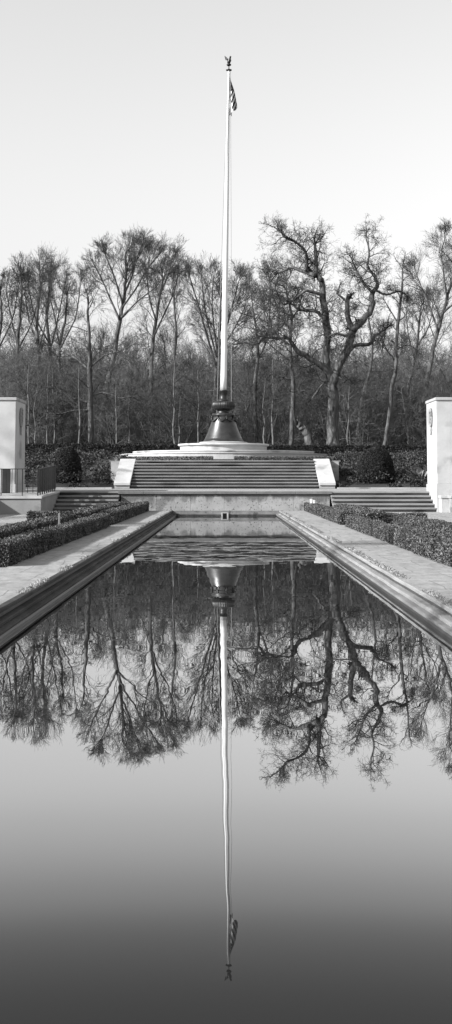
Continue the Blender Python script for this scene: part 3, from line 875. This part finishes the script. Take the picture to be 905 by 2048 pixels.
def G(d, px, nb, bl, start=.3, drift=None):
    """limb guide from (x, y, radius) pixels at distance d; drift bends it in depth"""
    dr = random.uniform(-.35, .35) if drift is None else drift
    m = d / F
    p0 = at(px[0][0], px[0][1], d); P = []; l = 0; pr = p0
    for x, y, r in px:
        p = at(x, y, d); l += (p - pr).length; pr = p
        P.append(p + Vector((0, dr * l, 0)))
    return (P, [r * m for _, _, r in px], nb, bl, start)

# the great oak right of the flagpole
D = 107
def off(gd, y):   # move a limb in depth so that it starts where its parent is
    return ([p + Vector((0, y, 0)) for p in gd[0]],) + gd[1:]
oak = [
    G(D, [(668, 892, 13), (667, 850, 12), (666, 800, 11.5), (665, 772, 11.5), (666, 752, 11)], 0, 0, .5, 0),
    G(D, [(663, 765, 8), (651, 739, 6.5), (621, 719, 5.5), (596, 706, 5), (581, 686, 4), (571, 680, 3), (540, 681, 2)], 12, 2.4, .25, -.25),
    G(D, [(664, 757, 8), (654, 732, 8), (653, 701, 8), (656, 671, 7.5), (651, 631, 7.5), (647, 596, 7), (645, 561, 6), (633, 548, 5)], 9, 2.0, .35, .05),
    G(D, [(645, 561, 5), (634, 545, 4.5), (633, 515, 4), (631, 487, 2.6)], 9, 2.3, .1, .1),
    G(D, [(633, 551, 4.5), (611, 543, 3.8), (586, 533, 3), (570, 538, 2.4), (556, 543, 2)], 8, 2.2, .2, .3),
    G(D, [(612, 543, 3.2), (613, 510, 3), (596, 490, 2.6), (571, 478, 2.2), (563, 470, 1.6)], 11, 2.0, .15, -.2),
    G(D, [(649, 591, 4), (630, 586, 3.4), (611, 583, 3), (596, 596, 2.6), (568, 613, 2), (556, 596, 1.6)], 10, 1.9, .2, -.3),
    G(D, [(650, 640, 4.5), (646, 634, 4), (631, 621, 3.6), (601, 618, 3), (585, 606, 2)], 8, 2.0, .2, .2),
    G(D, [(668, 757, 9), (674, 742, 8.5), (684, 720, 8), (697, 694, 8), (706, 661, 7.5)], 5, 1.6, .4, .1),
    G(D, [(706, 661, 7.5), (726, 641, 7), (744, 616, 6.5), (747, 586, 5), (757, 566, 4), (747, 543, 3), (739, 525, 2.4), (742, 495, 1.8), (738, 470, 1.2)], 15, 2.3, .25, .15),
    G(D, [(747, 586, 3.2), (727, 566, 2.6), (715, 545, 2), (705, 525, 1.5)], 8, 1.9, .2, -.1),
    G(D, [(750, 580, 2.6), (775, 588, 2.2), (800, 580, 1.8), (818, 588, 1.2)], 6, 1.2, .2, .3),
    G(D, [(706, 659, 6), (698, 640, 5.5), (695, 620, 5), (696, 600, 4.6)], 5, 1.5, .2, .05),
    G(D, [(695, 604, 2.2), (684, 595, 2), (676, 586, 1.6), (680, 570, 1)], 4, .9, .3, .05),
    G(D, [(704, 664, 3.5), (690, 672, 3), (672, 668, 2.4), (655, 676, 1.6)], 6, 1.6, .2, -.3),
    G(D, [(686, 716, 4.5), (711, 691, 4), (742, 686, 3.4), (752, 671, 2.8), (774, 656, 2)], 9, 1.6, .2, .2),
    G(D, [(680, 770, 2.2), (690, 762, 1.8), (700, 757, 1)], 3, 1.5, .2, -.3),
    G(D, [(655, 760, 2.2), (640, 775, 1.8), (622, 800, 1.2)], 7, 1.8, .2, -.4),
]
oak = [oak[0]] + [(p_, r_, n_ + 4, l_, s_) for p_, r_, n_, l_, s_ in oak[1:]]
make_tree('great gnarled oak with two huge forking limbs right of the flagpole', oak, 'oak', name='oak_tree')

def simple(d, trunk, nb, bl, style, label, start=.35, extra=(), **k):
    thin_ = .78 if style == 'fan' else .9
    trunk = [(x, y, r * (.9 if i < 2 else thin_)) for i, (x, y, r) in enumerate(trunk)]
    extra = [([(x, y, r * thin_ * .85) for x, y, r in px], n2, l2) for px, n2, l2 in extra]
    gd = [G(d, trunk, nb, bl, start, random.uniform(-.03, .03))]
    for px, n2, l2 in extra: gd.append(G(d, px, n2, l2, .2))
    return make_tree(label, gd, style, **k)

simple(128, [(201, 892, 8.5), (211, 798, 7.5), (224, 728, 6.5), (236, 664, 6), (244, 619, 5), (250, 584, 4), (253, 545, 2.6)], 9, 4.2, 'fan',
       'tallest bare tree left of the flagpole, its rounded crown above all others', .3,
       [([(240, 640, 3.6), (222, 600, 3), (205, 560, 2.4), (190, 532, 1.6)], 10, 3.0),
        ([(246, 610, 3.4), (235, 570, 2.8), (220, 530, 2.2), (212, 512, 1.5)], 11, 2.8),
        ([(249, 590, 3.4), (252, 550, 2.6), (250, 510, 2), (254, 500, 1.3)], 11, 2.8),
        ([(249, 588, 3.2), (265, 550, 2.6), (276, 510, 2), (284, 500, 1.3)], 11, 2.8),
        ([(247, 612, 3.2), (272, 580, 2.6), (296, 540, 2), (314, 520, 1.4)], 12, 2.8),
        ([(243, 635, 2.8), (275, 605, 2.2), (310, 580, 1.8), (332, 555, 1.2)], 9, 2.6)], name='tall_bare_tree')
simple(134, [(308, 892, 7), (303, 800, 6), (303, 720, 5.5), (310, 650, 4.5), (318, 600, 3.5), (326, 555, 2.2)], 12, 4.0, 'fan',
       'bare tree with steep limbs just right of the tallest tree', .3,
       [([(305, 680, 3.2), (330, 630, 2.6), (350, 590, 2), (358, 555, 1.3)], 11, 2.8),
        ([(312, 640, 3), (300, 600, 2.4), (296, 560, 1.6), (300, 520, 1.2)], 11, 2.8),
        ([(320, 590, 2.6), (338, 550, 2), (345, 520, 1.2)], 9, 2.6)])
simple(112, [(183, 892, 7), (181, 830, 6.5), (181, 780, 6), (180, 720, 5), (178, 660, 3.6), (177, 610, 2)], 16, 3.4, 'wide',
       'short oak with level lower boughs left of the platform', .3,
       [([(181, 806, 3.6), (160, 800, 3), (135, 790, 2.2), (105, 776, 1.4)], 12, 2.2),
        ([(181, 820, 3.0), (150, 822, 2.4), (115, 830, 1.8), (85, 828, 1)], 10, 1.8),
        ([(182, 790, 3.4), (210, 786, 2.6), (240, 796, 1.8), (265, 792, 1.1)], 10, 2.0),
        ([(180, 740, 3), (150, 715, 2.4), (120, 700, 1.6), (95, 690, 1)], 11, 2.0),
        ([(180, 735, 3), (210, 712, 2.2), (240, 704, 1.5), (268, 690, 1)], 11, 2.0)], name='oak_tree')
FANS = [
    (136, [(82, 892, 6.5), (80, 780, 5.5), (77, 700, 5), (74, 640, 4), (80, 585, 3), (80, 545, 2)], 15, 3.8, 'pair of stems with narrow crown just right of the left pillar, front tree'),
    (142, [(97, 892, 6), (98, 780, 5), (101, 700, 4.4), (93, 640, 3.6), (99, 575, 2.6), (102, 545, 1.8)], 14, 3.6, 'upright bare tree second right of the left pillar'),
    (138, [(42, 892, 6), (38, 760, 5), (36, 690, 4.4), (40, 640, 3.6), (44, 590, 2.6), (42, 550, 1.8)], 14, 3.4, 'bare tree rising directly behind the left pillar'),
    (147, [(120, 892, 5), (122, 780, 4.4), (119, 700, 3.8), (130, 640, 3), (134, 590, 2)], 13, 3.6, 'slim bare tree third right of the left pillar'),
    (140, [(6, 892, 6), (2, 760, 5), (-4, 690, 4.4), (3, 640, 3.4), (0, 590, 2.2)], 13, 3.6, 'bare tree at the very left edge'),
]
for d, tr, nb, bl, lb in FANS:
    x, y = tr[3][0], tr[3][1]
    simple(d, tr, nb, bl, 'fan', lb, .28, [([(tr[2][0], 690, 2.8), (x - 18, 640, 2.2), (x - 28, 590, 1.6), (x - 30, 562, 1)], 9, 2.6), ([(tr[2][0], 700, 2.8), (x + 22, 640, 2.2), (x + 32, 590, 1.6), (x + 36, 566, 1)], 9, 2.6)], group='bare trees on the left')
simple(126, [(430, 892, 5.5), (432, 800, 5.2), (433, 740, 5), (436, 700, 4), (440, 650, 3), (442, 600, 2.2)], 8, 4.0, 'fan',
       'fan shaped bare tree directly behind the flagpole', .45,
       [([(433, 735, 3.6), (420, 690, 3), (402, 630, 2.4), (384, 570, 1.5)], 13, 3.0),
        ([(434, 715, 3), (418, 655, 2.4), (408, 600, 1.8), (404, 560, 1.2)], 12, 2.8),
        ([(435, 710, 3), (428, 650, 2.4), (425, 600, 1.8), (428, 560, 1.2)], 11, 2.6),
        ([(436, 700, 3), (455, 650, 2.4), (468, 600, 1.8), (478, 560, 1.2)], 13, 2.8),
        ([(436, 712, 2.8), (462, 670, 2.2), (484, 630, 1.6), (496, 600, 1)], 11, 2.4)])
simple(120, [(513, 892, 5.5), (511, 830, 5), (511, 772, 4.6), (516, 715, 4), (516, 690, 3.2)], 5, 3, 'wide',
       'forked grey tree just right of the flagpole', .5,
       [([(516, 715, 3.4), (514, 680, 3), (510, 640, 2.2), (504, 600, 1.4), (500, 575, 1)], 12, 3.0),
        ([(516, 716, 3.6), (530, 690, 3), (538, 650, 2.2), (542, 600, 1.4), (540, 560, 1)], 13, 3.0),
        ([(514, 690, 2.8), (490, 684, 2.4), (468, 688, 1.8), (448, 680, 1)], 9, 2.0),
        ([(534, 680, 2.4), (556, 660, 1.8), (575, 640, 1.2)], 8, 2.2)])
simple(116, [(583, 892, 5.5), (585, 830, 5.2), (587, 772, 5), (582, 720, 4.2), (581, 680, 3.6), (583, 630, 3), (573, 580, 2)], 12, 3.2, 'oak',
       'crooked smaller oak between flagpole and great oak', .3,
       [([(581, 690, 3), (556, 672, 2.4), (535, 640, 1.8), (520, 600, 1.2)], 13, 2.5),
        ([(582, 660, 2.6), (560, 630, 2), (545, 590, 1.5), (540, 550, 1.1)], 13, 2.4),
        ([(583, 640, 2.4), (600, 610, 1.8), (606, 575, 1.2)], 10, 2.2),
        ([(586, 760, 2.4), (560, 752, 1.8), (540, 740, 1)], 8, 1.8)], name='oak_tree')
simple(108, [(770, 892, 5), (777, 847, 4.6), (784, 777, 4.4), (792, 732, 4), (792, 691, 3.8), (797, 631, 3.4), (802, 591, 2.6), (804, 561, 2), (805, 530, 1.2)], 16, 1.9, 'oak',
       'slender dark tree standing alone right of the great oak', .3,
       [([(796, 645, 2), (780, 620, 1.6), (768, 600, 1)], 6, 1.2), ([(790, 720, 2.2), (770, 695, 1.7), (755, 660, 1.2)], 7, 1.5), ([(793, 700, 2), (815, 690, 1.6), (835, 700, 1)], 6, 1.5)], name='slender_tree', maxlev=3)
simple(124, [(846, 892, 7), (850, 800, 6.5), (866, 710, 5.5), (878, 655, 5), (893, 605, 4), (905, 560, 3), (912, 515, 2)], 14, 4.2, 'fan',
       'large bare tree leaning right behind the right pillar', .3,
       [([(876, 660, 3.6), (862, 610, 3), (848, 570, 2.2), (838, 535, 1.4)], 13, 2.9),
        ([(895, 600, 3), (888, 550, 2.4), (884, 510, 1.8), (890, 475, 1.2)], 13, 2.8),
        ([(888, 625, 3), (915, 600, 2.4), (935, 570, 1.6)], 9, 3.0)])
simple(130, [(715, 892, 4.6), (724, 800, 4), (741, 740, 3.4), (745, 690, 2.6), (738, 640, 1.6)], 13, 2.8, 'wide', 'thin leaning tree between great oak and slender tree', .35)
simple(137, [(808, 892, 5), (815, 790, 4.4), (830, 720, 3.8), (838, 670, 3), (842, 620, 2)], 14, 3.6, 'fan', 'pale bare tree in the gap left of the right pillar', .35,
       [([(830, 720, 2.4), (815, 670, 1.8), (808, 620, 1.2)], 10, 2.6), ([(836, 690, 2.4), (860, 650, 1.8), (868, 600, 1.2)], 10, 2.6)])
simple(140, [(352, 892, 4.6), (354, 800, 4.2), (350, 720, 3.6), (352, 660, 3), (348, 600, 2)], 14, 3.4, 'fan', 'straight bare tree midway between tallest tree and flagpole', .35)

# dead leaning trunk
dt = thing('dead_trunk', at(620, 892, 108), 'short thick dead trunk leaning left beside the crooked oak', 'dead tree')
P, Q = smooth_path([at(622, 896, 108), at(616, 870, 108), at(606, 856, 108), at(597, 848, 108), at(592, 836, 108)], [.40, .36, .30, .20, .08], 4, .05)
b = MB(); b.tube(P, Q, 12); b.build('trunk', M['bark'], dt, smooth=True)
b = MB(); b.tube([P[11], P[11] + Vector((-.35, -.1, .5)), P[11] + Vector((-.45, -.2, 1.3)), P[11] + Vector((-.8, -.2, 1.9))], [.2, .12, .07, .02], 7); b.build('broken_bough', M['twig'], dt, smooth=True)

# back rows: a few kinds, copied
def copy_tree(src, loc, rz, sc, label):
    r = src.copy(); col.objects.link(r); r.location = loc; r.rotation_euler = (0, 0, rz); r.scale = (sc, sc, sc); r['label'] = label
    for ch in list(src.children):
        c = ch.copy(); col.objects.link(c); c.parent = r
    return r
def proto(h, r, nb, bl, style, label, group, name='bare_tree', bark='bark', maxlev=4, start=.3, twig='twig'):
    p = []; q = []; x = y = 0
    for i in range(7):
        t = i / 6; p.append(Vector((x, 200 + y, 2.15 + h * .82 * t))); q.append(r * (1 - .8 * t)); x += random.gauss(0, .011 * h); y += random.gauss(0, .011 * h)
    gd = [(p, q, nb, bl, start)]
    return make_tree(label, gd, style, name=name, group=group, bark=bark, maxlev=maxlev, twig=twig)
BG = 'bare trees deep in the wood'
BL = 'bare grey tree deep in the wood, half hidden by nearer trees'
pro = [proto(20, .28, 22, 4.2, 'fan', BL, BG), proto(18, .24, 20, 4.0, 'wide', BL, BG), proto(21, .26, 20, 3.8, 'fan', BL, BG), proto(17, .24, 20, 4.0, 'oak', BL, BG)]
spots = []
for i in range(46):
    d = 150 + 7 * (i % 6) + random.uniform(-3, 3)
    x = (-.5 + (i + random.random()) / 46) * .44 * d
    spots.append((x, d))
random.shuffle(spots)
for i, (x, d) in enumerate(spots):
    loc = (x, d, 2.1); s = pro[i % 4]; sc = random.uniform(.72, .95) if abs(x) > 2 else .7
    if i < 4: s.location = loc; s.scale = (sc, sc, sc); s.rotation_euler = (0, 0, random.random() * 6.28)
    else: copy_tree(s, loc, random.random() * 6.28, sc, BL)
SG = 'thin pale stems at the edge of the wood'
SL = 'thin pale stemmed young tree at the foot of the wood'
sap = [proto(11, .11, 13, 2.2, 'thin', SL, SG, 'young_tree', 'bark_pale'), proto(9, .09, 12, 2.0, 'thin', SL, SG, 'young_tree', 'bark_pale'), proto(12, .13, 13, 2.4, 'thin', SL, SG, 'young_tree', 'bark_pale')]
sx = [66, 73, 93, 112, 150, 157, 240, 262, 288, 357, 361, 395, 498, 531, 545, 700, 735, 826]
for i, p in enumerate(sx):
    d = 96 + (i * 7) % 30; q = at(p, 890, d); loc = (q.x, d, 2.1); s = sap[i % 3]; sc = random.uniform(.8, 1.1)
    if i < 3: s.location = loc; s.scale = (sc,) * 3
    else: copy_tree(s, loc, random.random() * 6.28, sc, SL)
# trees left of the view whose shadows streak across path, stairs and pillar
OG = 'trees standing left of the garden'
OL = 'bare tree standing left of the garden, outside the view'
for i, (x, y, sc) in enumerate(((-33, 46, .95), (-34, 37, .9), (-31, 30, .9), (-33, 18, 1.0), (-36, 58, .9), (-29.5, 34, .85), (-30, 39, .9), (-27, 9, .95), (-26, 21, .9), (-37, 44, 1.05), (-15, 13, .6), (-17, 24, .62), (-14.5, 4, .6), (-19, 31.5, .65))):
    t = copy_tree(pro[i % 4], (x, y, -.05), i * 1.7, sc, OL); t['group'] = OG

# thicket: the twiggy undergrowth that closes the wood
def thicket():
    clumps = []
    for k in range(9):
        out = []; s = STY['wide'] if k % 2 else STY['thin']
        h = random.uniform(7.5, 12.5)
        for q in range(random.randint(3, 5)):
            a = random.random() * 6.283
            p0 = Vector((random.gauss(0, .8), random.gauss(0, .8), -.2)); d0 = Vector((.22 * math.cos(a), .22 * math.sin(a), 1)).normalized()
            dd = d0; pts = [p0]; n = 6
            for i in range(n):
                dd = (dd + rv(.09)).normalized(); pts.append(pts[-1] + dd * h / n * random.uniform(.8, 1.1))
            out.append((pts, [.07 * (1 - .8 * i / n) for i in range(n + 1)], 0))
            for b_ in range(15):
                t = .06 + .94 * (b_ + random.random()) / 15; i = min(n - 1, int(t * n)); qq = pts[i].lerp(pts[i + 1], t * n - i)
                a2 = random.random() * 6.283
                cd = Vector((math.cos(a2), math.sin(a2), random.uniform(-.05, .9))).normalized()
                grow(out, qq, cd, h * .26 * (1.25 - .6 * t), .028, 2, dict(s, nb=(0, 0, 6, 5), lr=.6, wig=.2), 4)
        b = polymesh(out)
        V = np.array(b.v); Fq = [f for f in b.f if len(f) == 4]
        clumps.append((V, np.array(Fq)))
    VV = []; FF = []; n0 = 0
    for i in range(230):
        V, Fq = clumps[i % 9]
        row = i % 5
        d = 121 + row * 15 + random.uniform(-5, 5)
        x = (-.5 + (i // 5 + random.random()) / 46) * .44 * d
        a = random.random() * 6.283; s = random.uniform(.75, 1.1) * (1 + .10 * row); c_, s_ = math.cos(a), math.sin(a)
        W = V * s; W = np.stack([W[:, 0] * c_ - W[:, 1] * s_ + x, W[:, 0] * s_ + W[:, 1] * c_ + d, W[:, 2] + 2.1], 1)
        VV.append(W); FF.append(Fq + n0); n0 += len(W)
    o = npmesh('thicket', np.concatenate(VV), np.concatenate(FF), M['twig_far'])
    tag(o, 'tangled mass of bare undergrowth filling the wood', 'undergrowth', kind='stuff')
    # the far side of the wood, thick enough to close the view
    VV = []; FF = []; n0 = 0
    for i in range(130):
        V, Fq = clumps[i % 9]; d = 195 + (i % 4) * 12 + random.uniform(-5, 5); x = (-.5 + (i // 4 + random.random()) / 33) * .48 * d
        a = random.random() * 6.283; s = random.uniform(1.45, 1.9); c_, s_ = math.cos(a), math.sin(a)
        W = V * s; W = np.stack([W[:, 0] * c_ - W[:, 1] * s_ + x, W[:, 0] * s_ + W[:, 1] * c_ + d, W[:, 2] + 2.1], 1)
        VV.append(W); FF.append(Fq + n0); n0 += len(W)
    o = npmesh('far_wood', np.concatenate(VV), np.concatenate(FF), M['twig_far'])
    tag(o, 'far side of the bare wood, reading as one grey mass', 'wood', kind='stuff')
thicket()

# ------------------------------------------------------------------ light, sky, camera
EL, AZ = R(30), R(25)
sd = Vector((-math.cos(EL) * math.cos(AZ), -math.cos(EL) * math.sin(AZ), math.sin(EL)))
sl = bpy.data.lights.new('sun', 'SUN'); sl.energy = 5.0; sl.angle = R(.55); sl.color = (1, 1, 1)
so = bpy.data.objects.new('sun', sl); so.rotation_euler = sd.to_track_quat('Z', 'Y').to_euler(); so.location = sd * 100; col.objects.link(so)
w = bpy.data.worlds.new('World'); scene.world = w; w.use_nodes = True
nt = w.node_tree; bg = nt.nodes['Background']
sky = nt.nodes.new('ShaderNodeTexSky'); sky.sky_type = 'NISHITA'; sky.sun_disc = False
sky.sun_elevation = EL; sky.sun_rotation = math.atan2(sd.x, sd.y) % (2 * math.pi)
sky.air_density = 1.5; sky.dust_density = 1.5; sky.ozone_density = 1.0
# black and white film: mostly blue sensitive
sp_ = nt.nodes.new('ShaderNodeSeparateColor'); mixf = nt.nodes.new('ShaderNodeMix')
nt.links.new(sky.outputs[0], sp_.inputs[0]); mixf.inputs[0].default_value = .78
nt.links.new(sp_.outputs[1], mixf.inputs[2]); nt.links.new(sp_.outputs[2], mixf.inputs[3]); nt.links.new(mixf.outputs[0], bg.inputs['Color'])
bg.inputs['Strength'].default_value = .11

cam = bpy.data.cameras.new('camera'); co = bpy.data.objects.new('camera', cam); col.objects.link(co)
co.location = (0, 0, EYE); co.rotation_euler = (math.pi / 2 + TILT, 0, 0)
cam.sensor_fit = 'VERTICAL'; cam.sensor_height = 36; cam.lens = 36 * F / 2048
cam.shift_y = -(1024 - CY) / 2048; cam.shift_x = 0
cam.clip_start = .05; cam.clip_end = 6000
scene.camera = co
scene.view_settings.view_transform = 'Standard'; scene.view_settings.look = 'None'
scene.view_settings.exposure = .99; scene.view_settings.gamma = 1
scene.render.engine = 'CYCLES'
